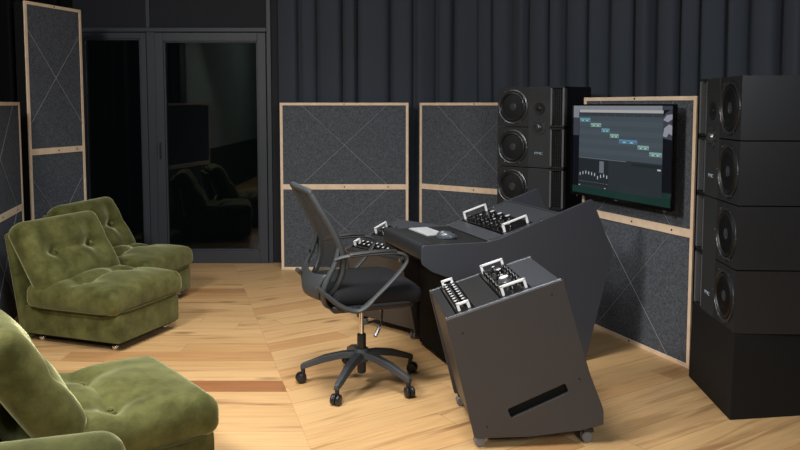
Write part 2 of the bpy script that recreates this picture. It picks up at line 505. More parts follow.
# ------------------------------------------------------------------ acoustic panels
def panel(label, P0, P1, W, modules, tall=False):
    """framed felt panel; front along P0->P1 facing the viewer; modules stacked"""
    P0 = Vector(P0); P1 = Vector(P1); yaw = math.atan2(P1.y-P0.y, P1.x-P0.x)
    t = thing('acoustic_panel', label, 'acoustic panel', (P0.x, P0.y, 0), yaw, 'wood framed felt panels')
    H, n = modules                 # module height and count
    fw, fd = .024, .012
    Z = H*n
    obj('backing', B(.006, W-.006, fd, fd+.09, .01, Z-.006), 'black_box', t)
    for x in (0, W-fw): obj('stile', B(x, x+fw, 0, fd, 0, Z), 'pine', t, bevel=.001)
    for k in range(n+1):
        z0 = 0 if k == 0 else k*H-fw; z1 = Z if k == n else k*H+fw
        o = obj('rail', B(fw, W-fw, -.0005, fd, z0, z1), 'pine', t, bevel=.001)
        for x in ((W*.5,) if k in (0, n) else (W*.5, W*.84)):
            obj('screw', LA([(0, 0), (.006, 0), (.006, .003), (0, .003)], 8, TR(x, -.0005, (z0+z1)/2) @ RX(PI/2)), 'screw', o)
    for k in range(n):
        z0 = k*H+fw; z1 = (k+1)*H-fw
        if k == 0: z0 = fw
        obj('felt', B(fw, W-fw, .006, fd, z0, z1), 'felt', t)
        ins = .17
        if tall: cs = (((fw, z0+W*.3), (W-fw, z1-W*.3)), ((W-fw, z0+W*.3), (fw, z1-W*.3)))
        else: cs = (((W*ins, z0), (W*(1-ins), z1)), ((W*(1-ins), z0), (W*ins, z1)))
        for i, (a, b) in enumerate(cs):
            y = .0035-.003*i
            obj('cord', tube(bmesh.new(), [(a[0], y, a[1]), (b[0], y, b[1])], .0019, 6), 'cord', t)
    return t
MH = .760
panel('felt panel with pale wood frame standing square on, just right of the glass door', (vx(280.5, 7.12), 7.12), (1, 7.12), 1.158, (MH, 2))
panel('felt panel with pale wood frame half hidden by the left speaker stack', (.178, 7.20), (.178+.8, 7.20-.60), 1.158, (MH, 2))
p3a, p3b = Vector((1.253, 5.42)), Vector((1.645, 4.43))
panel('felt panel with pale wood frame standing behind the wide flat screen', p3a, p3b, (p3b-p3a).length, (.775, 2))
pa, pb = Vector((-2.81, 6.0)), Vector((-2.63, 6.60))
panel('tallest felt panel, two upright sections, standing left of the glazing', pa, pb, .625, (1.14, 2), tall=True)
pd = Vector((.165, -.69)).normalized(); pe = Vector((-2.755, 5.76)); ps = pe+pd*1.17
panel('low felt panel cut off by the left edge, behind the nearer back-row lounge chair', ps, pe, 1.17, (MH, 2))

# ------------------------------------------------------------------ loudspeakers
SW, SH, SD = .575, .306, .42
def woofer(t, y, z, r=.118):
    T = TR(0, y, z) @ RY(-PI/2)      # facing -x
    w = obj('woofer', LA([(r+.012, 0), (r+.012, .004), (r+.002, .007), (r, .004), (r*.93, -.001), (r*.90, .006), (r*.82, .009), (r*.76, -.004), (r*.74, -.008), (r*.60, -.022), (r*.58, -.024), (r*.555, -.025)]+[(r*.54*math.cos(q*PI/16), -.024+.030*math.sin(q*PI/16)) for q in range(8)]+[(0, .006)], 48, T), 'cone', t, smooth=True)
    obj('trim_ring', LA([(r+.013, .003), (r+.013, .0065), (r+.008, .0085), (r+.004, .0065), (r+.004, .003)], 48, T), 'trim_ring', w, smooth=True)
    obj('surround', LA([(r*.95, 0), (r*.92, .009), (r*.86, .012), (r*.80, .007), (r*.77, -.002)], 48, T), 'surround', w, smooth=True)
    for k in range(6):
        a = k*PI/3+.52
        obj('screw', LA([(0, .006), (.005, .006), (.005, .01), (0, .011)], 8, T @ TR(math.cos(a)*(r+.016), math.sin(a)*(r+.016), -.002)), 'chrome', w)
def cab(label, kind, flip, loc, yaw, z):
    """two woofer cabinet: front at x=0 facing -x, body to +x, woofers at y = +-; flip picks the side"""
    name = 'studio_monitor' if kind == 'main' else 'bass_cabinet'
    t = thing(name, label, 'loudspeaker', (loc[0], loc[1], z), yaw)
    s = -1 if flip else 1
    W2 = SW/2
    yw = lambda v: s*v
    def Y(a, b): return (min(s*a, s*b), max(s*a, s*b))
    for k in range(2):
        z0 = k*SH+.003; z1 = (k+1)*SH-.003
        # cabinet shell with a round well for the woofer is a box behind the baffle
        bm = bmesh.new(); box(bm, .06, SD, -W2, W2, z0, z1)
        obj('cabinet', bm, 'speaker', t)
        # baffle with a hole
        a, b = Y(-W2, -W2+.275)
        cy, cz, r = (a+b)/2, (z0+z1)/2, .120
        bm = bmesh.new(); nseg = 48
        outer = []; inner = []; ib = []; ob = []
        for i in range(nseg):
            an = 2*PI*i/nseg; c_, s_ = math.cos(an), math.sin(an)
            q = min(((b-a)/2)/max(abs(c_), 1e-6), ((z1-z0)/2)/max(abs(s_), 1e-6))
            outer.append(bm.verts.new((0, cy+c_*q, cz+s_*q))); ob.append(bm.verts.new((.06, cy+c_*q, cz+s_*q)))
            inner.append(bm.verts.new((0, cy+c_*r, cz+s_*r))); ib.append(bm.verts.new((.06, cy+c_*r, cz+s_*r)))
        for (ca, cb) in ((a, z0), (a, z1), (b, z0), (b, z1)):      # square up the four corners
            v_ = min(outer, key=lambda q: (q.co.y-ca)**2+(q.co.z-cb)**2); k_ = outer.index(v_)
            v_.co.y = ca; v_.co.z = cb; ob[k_].co.y = ca; ob[k_].co.z = cb
        for i in range(nseg):
            j = (i+1) % nseg
            bm.faces.new([outer[i], outer[j], inner[j], inner[i]]); bm.faces.new([inner[i], inner[j], ib[j], ib[i]])
            bm.faces.new([outer[i], outer[j], ob[j], ob[i]]).material_index = 1
        obj('baffle', bm, None, t, mats=['baffle', 'speaker'])
        woofer(t, cy, cz)
        # vent strip with honeycomb and posts
        va, vb = Y(W2-.115, W2)
        bm = B(.035, .06, va, vb, z0, z1)
        g = obj('vent', bm, 'grille', t)
        bm = bmesh.new()
        ga, gb = Y(W2-.102, W2-.018)
        nn = 15
        for i in range(nn+1):
            zz = z0+.012+(z1-z0-.024)*i/nn
            box(bm, .022, .034, ga, gb, zz-.0022, zz+.0022)
        for i in range(5):
            yy = ga+(gb-ga)*(i+.5)/5
            box(bm, .024, .034, yy-.0018, yy+.0018, z0+.012, z1-.012)
        box(bm, 0, .06, va, vb, z0, z0+.010); box(bm, 0, .06, va, vb, z1-.010, z1)
        obj('vent_grille', bm, 'grille_rib', g)
        for (p, q) in ((W2-.115, W2-.101), (W2-.016, W2)):
            pa_, pb_ = Y(p, q); obj('grille_post', B(-.002, .05, pa_, pb_, z0+.012, z1-.012), 'grille_post', g, bevel=.002)
    a, b = Y(-W2+.275, W2-.115)
    pc = (a+b)/2
    pl = obj('centre_plate', B(-.002, .06, a, b, .003, 2*SH-.003), 'plate', t, bevel=.002)
    if kind == 'main':
        T = TR(-.002, pc, 1.45*SH) @ RY(-PI/2)
        obj('tweeter', LA([(.048, 0), (.048, .003), (.040, .003), (.020, -.0005), (.015, .001), (.013, .006), (.006, .010), (0, .011)], 32, T), 'surround', t, smooth=True)
        T = TR(-.002, pc, 1.0*SH) @ RY(-PI/2)
        md = obj('midrange_dome', LA([(.058, 0), (.058, .002), (.034, .004), (.032, .006), (.028, .014), (.018, .022), (0, .026)], 32, T), 'cone', t, smooth=True)
        for i in range(10):
            an = i*2*PI/10
            obj('petal', box(bmesh.new(), .036, .058, -.005, .005, .002, .007, T @ RZ(an)), 'plate', md, bevel=.001)
        for i in range(22):
            zz = 1.2*SH+(.78*SH)*i/22
            if abs(zz-1.45*SH) < .05: continue
            obj('rib', B(-.0045, -.001, a+.006, b-.006, zz-.0022, zz+.0022), 'plate', pl)
    # maker's mark
    cu = bpy.data.curves.new('mark', 'FONT'); cu.body = 'PMC'; cu.size = .032; cu.extrude = .001; cu.align_x = 'CENTER'; cu.align_y = 'CENTER'
    cu.resolution_u = 3
    tmp = bpy.data.objects.new('mark', cu); C.objects.link(tmp)
    dg = bpy.context.evaluated_depsgraph_get()
    me = bpy.data.meshes.new_from_object(tmp.evaluated_get(dg)); bpy.data.objects.remove(tmp)
    lo = bpy.data.objects.new('logo_lettering', me); C.objects.link(lo); me.materials.clear(); me.materials.append(M['logo'])
    me.transform(TR(-.0035, pc, .36*SH) @ RZ(-PI/2) @ RX(PI/2) @ Matrix.Diagonal((1.15, .8, 1, 1)))
    lo.parent = t
    return t
PH = .415
def plinth(label, loc, yaw, w=SW+.03, splay=0):
    bm = bmesh.new()
    lo = [bm.verts.new(p) for p in ((-.012, -w/2, 0), (SD+.03, -w/2+splay, 0), (SD+.03, w/2, 0), (-.012, w/2, 0))]
    hi = [bm.verts.new(p) for p in ((-.004, -w/2+.004, PH), (SD+.02, -w/2+splay, PH), (SD+.02, w/2-.004, PH), (-.004, w/2-.004, PH))]
    bm.faces.new(lo); bm.faces.new(hi)
    for i in range(4): bm.faces.new([lo[i], lo[(i+1) % 4], hi[(i+1) % 4], hi[i]])
    t = obj('speaker_plinth', bm, 'plinth', bevel=.004)
    t.location = (loc[0], loc[1], 0); t.rotation_euler = (0, 0, yaw)
    tag(t, label, 'speaker stand', 'speaker plinths')
# right: near front corner (1.57,3.71), face runs to +y
rc = Vector((1.585, 3.72)); ry_ = Vector((.045, 1)).normalized()
rcen = rc+ry_*SW/2; ryaw = math.atan2(-ry_.x, ry_.y)
plinth('black plinth on the floor under the right speaker stack', rcen, ryaw, splay=.09)
cab('bass cabinet with two woofers, lower half of the right speaker stack', 'bass', False, rcen, ryaw, PH)
cab('loudspeaker with tweeter and two woofers, top of the right speaker stack', 'main', False, rcen, ryaw, PH+2*SH)
# left
lr, ll = Vector((1.19, 5.82)), Vector((.775, 6.17))
lcen = (lr+ll)/2; lyv = (ll-lr).normalized(); lyaw = math.atan2(-lyv.x, lyv.y)
plinth('black plinth under the left speaker stack behind the console', lcen, lyaw, SW+.01, 0)
cab('bass cabinet with two woofers, lower half of the left speaker stack', 'bass', True, lcen, lyaw, PH)
cab('loudspeaker with tweeter and two woofers, top of the left speaker stack', 'main', True, lcen, lyaw, PH+2*SH)

# ------------------------------------------------------------------ television
def emat(key, c, s=1.0):
    M[key] = mat(key, srgb(8, 9, 10), .12, emit=srgb(*c), es=s, spec=.5)
for k_, c_ in dict(s_wall_top=(120, 122, 130), s_wall_mid=(58, 60, 70), s_wall_dark=(14, 16, 22), s_wall_green=(24, 48, 42), s_cloud=(135, 136, 146),
                   s_bar=(158, 160, 158), s_arr=(68, 77, 84), s_arr2=(64, 73, 80), s_ruler=(50, 56, 62), s_mix=(40, 46, 50), s_mix2=(33, 38, 42),
                   s_clip=(92, 136, 150), s_clip2=(118, 152, 145), s_blue=(80, 124, 152), s_line=(96, 104, 110), s_white=(176, 182, 188), s_sel=(98, 104, 112)).items():
    emat(k_, c_, 1.0)
axis = Vector((-.942, -.336)).normalized()      # out of the screen, towards the chair
td = (p3b-p3a).normalized()
tl = Vector((1.163, 5.39)); TVW, TVH, TZ = 1.0, .607, .898
tv = thing('television', 'wide flat screen showing a music timeline, fixed to a felt panel', 'television', (tl.x, tl.y, TZ), math.atan2(td.y, td.x))
obj('housing', B(0, TVW, .012, .030, 0, TVH), 'tv_black', tv, bevel=.004)
bm = bmesh.new()
for a in ((0, TVW, 0, .018), (0, TVW, TVH-.010, TVH), (0, .010, .018, TVH-.010), (TVW-.010, TVW, .018, TVH-.010)):
    box(bm, a[0], a[1], 0, .012, a[2], a[3])
obj('bezel', bm, 'tv_black', tv)
obj('wall_bracket', B(.3, .65, .030, .078, .15, .45), 'black_matte', tv)
for x in (.08, TVW-.06): obj('bracket_stud', LA([(0, 0), (.008, 0), (.008, .012), (0, .014)], 12, TR(x, .006, -.012)), 'chrome', tv, smooth=True)
# the picture: layered flat tiles 0.2 mm apart on the glass
sx0, sx1, sz0, sz1 = .010, TVW-.010, .018, TVH-.010
keys = [k for k in M if k.startswith('s_')]
def SX(t): return sx0+(sx1-sx0)*t
def SZ(t): return sz0+(sz1-sz0)*t
scr = bmesh.new()
def tile(a0, a1, b0, b1, key, layer):
    y = .0115-.0002*layer
    vs = [scr.verts.new((SX(a), y, SZ(b))) for a, b in ((a0, b0), (a1, b0), (a1, b1), (a0, b1))]
    scr.faces.new(vs).material_index = keys.index(key)
tile(0, 1, 0, 1, 's_wall_dark', 0)
for k in range(10): tile(0, .065, .66+k*.034, .694+k*.034, 's_wall_top' if k > 5 else 's_wall_mid', 1)
tile(.065, .90, .955, 1, 's_wall_top', 1)
tile(.90, 1, .96, 1, 's_wall_mid', 1)
tile(0, 1, 0, .075, 's_wall_green', 1); tile(.90, 1, .075, .14, 's_wall_green', 1)
def spoly(pts, key, layer):
    y = .0115-.0002*layer
    scr.faces.new([scr.verts.new((SX(a), y, SZ(b))) for a, b in pts]).material_index = keys.index(key)
spoly([(.91, .68), (1, .66), (1, .95), (.97, .96), (.93, .93), (.90, .88)], 's_wall_mid', 2)
spoly([(.91, .70), (.94, .69), (.96, .73), (1, .70), (1, .80), (.96, .82), (.92, .78)], 's_cloud', 3)
spoly([(.91, .86), (.95, .84), (1, .88), (1, .92), (.94, .91)], 's_cloud', 3)
# application window
tile(.07, .91, .075, .955, 's_mix', 2)
tile(.07, .91, .925, .955, 's_bar', 3)
tile(.07, .91, .885, .925, 's_ruler', 3)
for k in range(9):
    z1 = .885-k*.052
    tile(.07, .91, z1-.052, z1, 's_arr' if k % 2 else 's_arr2', 3)
for k in range(9): tile(.10+k*.09, .102+k*.09, .89, .91, 's_line', 4)
for (a, b, z, key) in ((.075, .195, .82, 's_clip'), (.20, .315, .765, 's_clip2'), (.32, .405, .71, 's_clip'), (.41, .50, .655, 's_clip2'), (.505, .68, .60, 's_blue'), (.685, .79, .55, 's_clip2'), (.795, .905, .49, 's_clip2')):
    tile(a, b, z, z+.042, key, 5)
    n = 5
    for q in range(n): tile(a+(b-a)*(q+.15)/n, a+(b-a)*(q+.8)/n, z+.008, z+.018, 's_white' if q % 2 else 's_arr', 6)
tile(.07, .58, .405, .413, 's_line', 4)
tile(.07, .40, .10, .395, 's_mix2', 4)
tile(.64, .90, .37, .40, 's_mix2', 4); tile(.87, .90, .35, .365, 's_white', 5)
for k in range(10):
    x = .085+k*.033
    if k == 7: tile(x-.012, x+.036, .255, .385, 's_sel', 5)
    h = (.20, .215, .225, .22, .215, .21, .18, .20, .21, .2)[k]
    tile(x, x+.008, h, h+.035, 's_white', 6)
    tile(x-.004, x+.014, .135, .140, 's_line', 6)
    tile(x-.0125, x-.0115, .10, .25, 's_arr', 5)
tile(.075, .09, .085, .095, 's_white', 6); tile(.36, .375, .085, .092, 's_white', 6)
obj('screen', scr, None, tv, mats=keys)
bm = bmesh.new(); box(bm, TVW*.5-.015, TVW*.5+.015, -.001, .001, .006, .011); obj('badge', bm, 'knob_g', tv)

# ------------------------------------------------------------------ console desk
AX = math.atan2(.336, .942)
O = Vector((.01, 4.53))
con = thing('mixing_console_desk', 'charcoal studio desk with padded front edge and sloping rack bay', 'desk', (O.x, O.y, 0), AX)
HW = .325
prof = [(.0, .748), (.385, .742), (.46, .757), (1.058, .955), (1.205, .636), (1.03, .0), (.62, .0), (.62, .37), (.06, .60), (0, .645)]
rad = [.02, .05, .05, .01, .06, 0, 0, .05, .05, .03]
for s in (-1, 1):
    bm = bmesh.new(); y0 = s*HW; y1 = s*(HW-.02)
    prism_y(bm, round_poly(prof, rad), min(y0, y1), max(y0, y1))
    o = obj('side_panel', bm, 'console', con, bevel=.0015)
iw = HW-.02
obj('worktop', B(.06, .42, -iw, iw, .700, .738), 'black_matte', con, bevel=.003)
# padded wrist roll
pts = round_poly([(-.01, .752), (.085, .752), (.085, .66), (-.01, .66)], [.03, .015, .02, .035], 6)
bm = bmesh.new(); prism_y(bm, pts, -iw-.0, iw)
obj('wrist_rest', bm, 'leather', con, smooth=True)
# sloping bay
a0 = Vector((.40, .742)); a1 = Vector((.86, .883)); sl = math.atan2(a1.y-a0.y, a1.x-a0.x)
def bayT(parent_a0, sl): return TR(parent_a0.x, 0, parent_a0.y) @ RY(-sl)
CT = bayT(a0, sl); CL = (a1-a0).length
obj('bay_floor', box(bmesh.new(), 0, CL, -iw, iw, -.05, -.02, CT), 'deep_black', con)
for s in (-1, 1):
    y0, y1 = sorted((s*iw, s*(iw-.014)))
    obj('rack_rail', box(bmesh.new(), .0, CL, y0, y1, -.022, .004, CT), 'rail', con, bevel=.001)
gi = iw-.016
obj('blank_panel', box(bmesh.new(), .01, .105, -gi, gi, -.004, 0, CT), 'blank', con)
obj('blank_panel', box(bmesh.new(), .308, CL, -gi, gi, -.004, 0, CT), 'blank', con)
for x in (.02, .35):
    for s in (-1, 1): obj('rack_bolt', LA([(0, 0), (.006, 0), (.006, .004), (0, .005)], 10, CT @ TR(x, s*(iw-.007), .004)), 'chrome', con)
obj('rear_shelf', B(.86, 1.13, -iw, iw, .70, .72), 'console', con)
obj('bay_back', B(.845, .862, -iw, iw, .70, .88), 'deep_black', con)
obj('rack_body', B(.23, .86, -iw, iw, .02, .60), 'deep_black', con)
obj('back_panel', B(1.00, 1.02, -iw, iw, .04, .70), 'console', con)

# ------------------------------------------------------------------ rack gear
def handle(bm, x0, x1, y, h, T, r=.0055, w=.012):
    for (a, b, z0, z1) in ((x0, x0+.012, 0, h), (x1-.012, x1, 0, h), (x0, x1, h-.010, h)):
        box(bm, a, b, y-w/2, y+w/2, z0, z1, T)
def gear(label, root_loc, root_yaw, T, x0, x1, hw, kind, hh=.045, group=None):
    g = thing('audio_rack_unit', label, 'audio equipment', root_loc, root_yaw, 'handled rack units')
    pl = obj('faceplate', box(bmesh.new(), x0, x1, -hw, hw, 0, .004, T), 'faceplate', g, bevel=.0008)
    obj('chassis', box(bmesh.new(), x0+.006, x1-.006, -hw+.03, hw-.03, -.014, 0, T), 'deep_black', g)
    for s in (-1, 1):
        bm = bmesh.new(); handle(bm, x0+.012, x1-.012, s*(hw-.022), hh, T @ TR(0, 0, .004)); obj('handle', bm, 'handle_w', g, bevel=.0015)
    def knob(x, y, r, h, m='knob_b', cap=None):
        k = obj('knob', LA([(r*1.15, 0), (r*1.15, h*.2), (r, h*.3), (r*.92, h*.94), (r*.8, h), (0, h)], 14, T @ TR(x, y, .004)), m, g, smooth=True)
        if cap: obj('knob_cap', LA([(r*.78, 0), (r*.78, .0012), (0, .0016)], 14, T @ TR(x, y, .004+h)), cap, k)
    W = x1-x0
    rnd = random.Random(len(label))
    if kind == 'small':
        for i in range(9):
            y = -hw+.065+i*(2*hw-.13)/8
            for x in (x0+W*.27, x0+W*.70): knob(x, y, .0105, .022, 'knob_b', 'knob_s')
        for x in (x0+W*.1, x0+W*.485, x0+W*.9): obj('scale_strip', box(bmesh.new(), x-.0015, x+.0015, -hw+.06, hw-.06, .004, .0048, T), 'knob_g', pl)
    elif kind == 'big':
        knob(x0+W*.5, -.03, .028, .024, 'knob_g', 'handle_w'); knob(x0+W*.55, .10, .018, .03, 'knob_b', 'knob_s')
        for i in range(7):
            y = -hw+.06+i*(2*hw-.12)/6
            knob(x0+W*.15, y, .009, .022, 'knob_b', 'knob_g')
            if i in (0, 3, 6): knob(x0+W*.5, y+.012, .010, .024, 'knob_b', 'knob_s')
            knob(x0+W*.86, y, .009, .022, 'knob_b', 'knob_g')
        for i in range(10):
            y = -hw+.055+i*(2*hw-.11)/9
            for x in (x0+W*.32, x0+W*.68):
                obj('toggle_switch', tube(bmesh.new(), [T @ Vector((x, y, .004)), T @ Vector((x+.003, y, .022))], .003, 6), 'chrome', pl)
    else:
        for i in range(3): knob(x0+W*.72, .10-.10*i, .020, .034, 'knob_b', 'knob_s')
        for i in range(8):
            y = -hw+.07+i*(2*hw-.14)/7
            knob(x0+W*.16, y, .011, .024, 'knob_b', 'knob_g')
            knob(x0+W*.42, y, .011, .024, 'knob_b', 'knob_s' if i % 3 == 0 else None)
        for i in range(14):
            y = -hw+.06+i*(2*hw-.12)/13
            obj('toggle_switch', tube(bmesh.new(), [T @ Vector((x0+W*.56, y, .004)), T @ Vector((x0+W*.56+.003, y, .020))], .0028, 6), 'chrome', pl)
    return g
gear('rack unit with white handles and pale knob caps, set in the main desk', (O.x, O.y, 0), AX, CT, .112, .30, gi-.001, 'desk', .05)

# ------------------------------------------------------------------ side racks
def side_rack(loc, yaw, lab, g1, g2, hz=1.0):
    t = thing('side_rack', lab, 'equipment rack', (loc[0], loc[1], 0), yaw, 'castor mounted side racks')
    hw = .275
    prof = [(-.165, .577), (.35, .745), (.475, .33), (.543, .155), (.543, .09), (.455, .068), (.21, .047), (-.035, .05)]
    pr = round_poly(prof, [.004, .004, .1, .1, .004, .05, .05, .01], 4)
    for s in (-1, 1):
        y0, y1 = sorted((s*hw, s*(hw-.018)))
        bm = bmesh.new(); prism_y(bm, pr, y0, y1)
        o = obj('side_panel', bm, 'rack_panel', t)
        # the long hand slot, cut through
        cb = bmesh.new()
        c0 = Vector((.118, .155)); c1 = Vector((.375, .262)); dn = (c1-c0).normalized(); nn = Vector((-dn.y, dn.x))*.022
        sp = round_poly([tuple(c0-nn), tuple(c1-nn), tuple(c1+nn), tuple(c0+nn)], .01, 4)
        prism_y(cb, sp, y0-.02, y1+.02)
        bmesh.ops.recalc_face_normals(cb, faces=cb.faces)
        cme = bpy.data.meshes.new('cut'); cb.to_mesh(cme); cb.free(); co = bpy.data.objects.new('cut', cme); C.objects.link(co); co.parent = t
        md = o.modifiers.new('slot', 'BOOLEAN'); md.object = co; md.operation = 'DIFFERENCE'; md.solver = 'EXACT'
        dg = bpy.context.evaluated_depsgraph_get(); nm = bpy.data.meshes.new_from_object(o.evaluated_get(dg))
        o.modifiers.clear(); o.data = nm; bpy.data.objects.remove(co)
        bv = o.modifiers.new('bevel', 'BEVEL'); bv.width = .0015; bv.segments = 2; bv.limit_method = 'ANGLE'
        for x, z in ((-.09, .52), (.30, .68), (.43, .30), (.02, .10)):
            obj('screw', LA([(0, 0), (.0035, 0), (.0035, .001), (0, .001)], 8, TR(x, s*(hw+.0005), z) @ RX(PI/2)), 'screw', o)
    iw = hw-.018
    a0 = Vector((-.165, .577)); a1 = Vector((.35, .745)); sl = math.atan2(a1.y-a0.y, a1.x-a0.x); L = (a1-a0).length
    T = TR(a0.x, 0, a0.y) @ RY(-sl)
    # body
    bm = bmesh.new(); prism_y(bm, [(-.14, .545), (.33, .695), (.49, .20), (.49, .09), (-.01, .075)], -iw, iw); obj('carcass', bm, 'deep_black', t)
    bm = bmesh.new(); prism_y(bm, [(-.158, .575), (-.144, .575), (-.008, .07), (-.024, .07)], -iw, iw); obj('front_board', bm, 'rack_panel', t)
    bm = bmesh.new(); prism_y(bm, [(-.012, .08), (.5, .09), (.5, .078), (-.012, .066)], -iw, iw); obj('bottom_board', bm, 'black_matte', t)
    for s in (-1, 1):
        y0, y1 = sorted((s*iw, s*(iw-.012)))
        obj('rack_rail', box(bmesh.new(), .005, L-.004, y0, y1, -.02, .003, T), 'rail', t, bevel=.001)
    gi = iw-.013
    for (x0, x1, m) in ((.008, .052, 'black_matte'), (.142, .258, 'black_matte'), (.408, L-.012, 'blank')):
        obj('blank_panel', box(bmesh.new(), x0, x1, -gi, gi, -.003, 0, T), m, t)
    for s in (-1, 1):
        for x in (.0, L): obj('corner_bolt', LA([(0, 0), (.006, 0), (.006, .004), (0, .005)], 10, T @ TR(min(max(x, .01), L-.01), s*(iw-.006), .003)), 'chrome', t)
    for (x, y) in ((.0, -.235), (.0, .235), (.485, -.235), (.485, .235)):
        c = obj('castor', box(bmesh.new(), x-.022, x+.022, y-.018, y+.018, .047, .062), 'black_matte', t)
        bm = bmesh.new()
        for s in (-1, 1): lathe(bm, [(.0, -.007), (.021, -.007), (.025, -.003), (.025, .003), (.021, .007), (0, .007)], 20, TR(x-.006, y+s*.013, .025) @ RX(PI/2))
        obj('wheel', bm, 'castor_grey', c, smooth=True)
    ga = gear(g1, (loc[0], loc[1], 0), yaw, T, .056, .138, gi-.001, 'small', .035)
    gb = gear(g2, (loc[0], loc[1], 0), yaw, T, .262, .404, gi-.001, 'big', .045)
    for q in (t, ga, gb): q.scale = (1, 1, hz)        # the far rack is a slightly lower model
    return t
side_rack((.334, 3.665), R(5.5), 'dark grey side rack on castors in the foreground with a long slot in its side',
          'narrow rack unit with small handles and paired knob rows, front of the foreground side rack',
          'wider rack unit with large white handles and a big pale knob, foreground side rack')
side_rack((-.073, 5.18), R(46), 'dark side rack behind the office chair, far side of the desk',
          'narrow rack unit on the far side rack, seen behind the chair armrest',
          'wider rack unit on the far side rack, one handle showing past the desk padding', .93)

# ------------------------------------------------------------------ keyboard and mouse
def cw(x, y): 
    c, s = math.cos(AX), math.sin(AX); return (O.x+c*x-s*y, O.y+s*x+c*y)
kx, ky = cw(.205, .13)
kb = thing('computer_keyboard', 'small silver keyboard on the desk behind the padded edge', 'keyboard', (kx, ky, .739), AX+.05)
obj('case', B(-.058, .058, -.14, .14, 0, .008), 'keyboard', kb, bevel=.002)
for r_ in range(5):
    for c_ in range(14):
        x = -.046+r_*.0215; y = -.132+c_*.0189
        if r_ == 0 and 4 <= c_ <= 8:
            if c_ == 4: obj('key', B(x, x+.018, y, y+.0189*5-.0025, .008, .0105), 'knob_s', kb)
            continue
        obj('key', B(x, x+.018, y, y+.0164, .008, .0105), 'knob_s', kb)
mx_, my_ = cw(.235, -.105)
ms = thing('computer_mouse', 'grey blue mouse beside the silver keyboard', 'mouse', (mx_, my_, .740), AX+R(150))
bm = bmesh.new(); bmesh.ops.create_uvsphere(bm, u_segments=24, v_segments=14, radius=1)
for v in bm.verts:
    x, y, z = v.co
    v.co = Vector((x*.060, y*.036*(1-.12*x), max(z, -.25)*.034*(1+.25*x)+.009))
obj('shell', bm, 'mouse', ms, smooth=True)
obj('scroll_wheel', LA([(0, -.004), (.009, -.004), (.009, .004), (0, .004)], 14, TR(-.035, 0, .030) @ RX(PI/2)), 'knob_b', ms)
obj('button', B(-.004, .012, -.002, .002, .042, .0435), 'knob_b', ms)

# ------------------------------------------------------------------ office chair
oc = thing('office_chair', 'charcoal mesh back office chair with looped armrests, drawn up to the desk', 'office chair', (-.207, 4.205, 0), R(20))
OY = R(20)
hub = obj('base_hub', LA([(.0, .125), (.036, .125), (.045, .14), (.048, .175), (.036, .195), (0, .195)], 24), 'plastic', oc, smooth=True)
for k, deg in enumerate((178, 250, 322, 34, 106)):
    a = R(deg)-OY; T = RZ(a)
    bm = bmesh.new()
    prof_ = [(.02, .150, .180, .030), (.10, .142, .176, .026), (.20, .118, .155, .022), (.275, .092, .125, .019), (.318, .078, .108, .016), (.332, .075, .100, .013)]
    rings = []
    for x, z0, z1, w in prof_:
        rings.append([bm.verts.new(T @ Vector(p)) for p in ((x, -w, z0), (x, w, z0), (x, w*.75, z1), (x, -w*.75, z1))])
    for p, q in zip(rings, rings[1:]):
        for i in range(4): bm.faces.new([p[i], p[(i+1) % 4], q[(i+1) % 4], q[i]])
    bm.faces.new(rings[0]); bm.faces.new(rings[-1])
    obj('base_leg', bm, 'plastic', oc, bevel=.004)
    px_, py_ = math.cos(a)*.318, math.sin(a)*.318
    c = obj('castor', LA([(0, .05), (.012, .05), (.012, .082), (0, .082)], 12, TR(px_, py_, 0)), 'plastic_d', oc)
    cr_ = (k*47 % 180)*PI/180
    for s in (-1, 1):
        obj('wheel', LA([(0, 0), (.021, 0), (.027, .005), (.0285, .012), (.0265, .019), (.016, .023), (0, .024)], 20,
            TR(px_-.012*math.cos(cr_), py_-.012*math.sin(cr_), .0285) @ RZ(cr_) @ RX(PI/2*s) @ TR(0, 0, .003)), 'castor_black', c, smooth=True)
    obj('castor_hood', LA([(.0, -.013), (.031, -.013), (.031, .013), (.0, .013)], 20, TR(px_-.012*math.cos(cr_), py_-.012*math.sin(cr_), .031) @ RZ(cr_) @ RX(PI/2)
        @ Matrix.Diagonal((.97, .97, .2, 1))), 'plastic_d', c)
obj('gas_lift_sleeve', LA([(0, .06), (.022, .06), (.024, .07), (.024, .27), (.020, .275), (0, .275)], 20), 'plastic_d', oc, smooth=True)
obj('gas_lift_piston', LA([(0, .27), (.0135, .27), (.0135, .43), (0, .43)], 20), 'chrome', oc, smooth=True)
obj('tilt_mechanism', B(-.11, .10, -.07, .07, .415, .462), 'plastic_d', oc, bevel=.01)
lv = tube(bmesh.new(), [(.05, -.06, .435), (.075, -.13, .425), (.045, -.20, .375), (.01, -.225, .34)], .005, 8)
l_ = obj('height_lever', lv, 'chrome', oc, smooth=True)
obj('lever_paddle', tube(bmesh.new(), [(.03, -.21, .358), (.0, -.235, .325)], .010, 8), 'knob_g', l_, smooth=True)
obj('seat_pan', xform(cushion(.45, .44, .045, .02, nx=16, ny=16, nz=4, crown=0), TR(.0, 0, .475)), 'plastic_d', oc, smooth=True)
bm = cushion(.49, .49, .095, .042, nx=24, ny=24, nz=8, crown=.012)
for v in bm.verts:
    if v.co.x > .12: v.co.z -= (v.co.x-.12)**2*1.6
xform(bm, TR(.02, 0, .535)); obj('seat', bm, 'seat_fabric', oc, smooth=True)
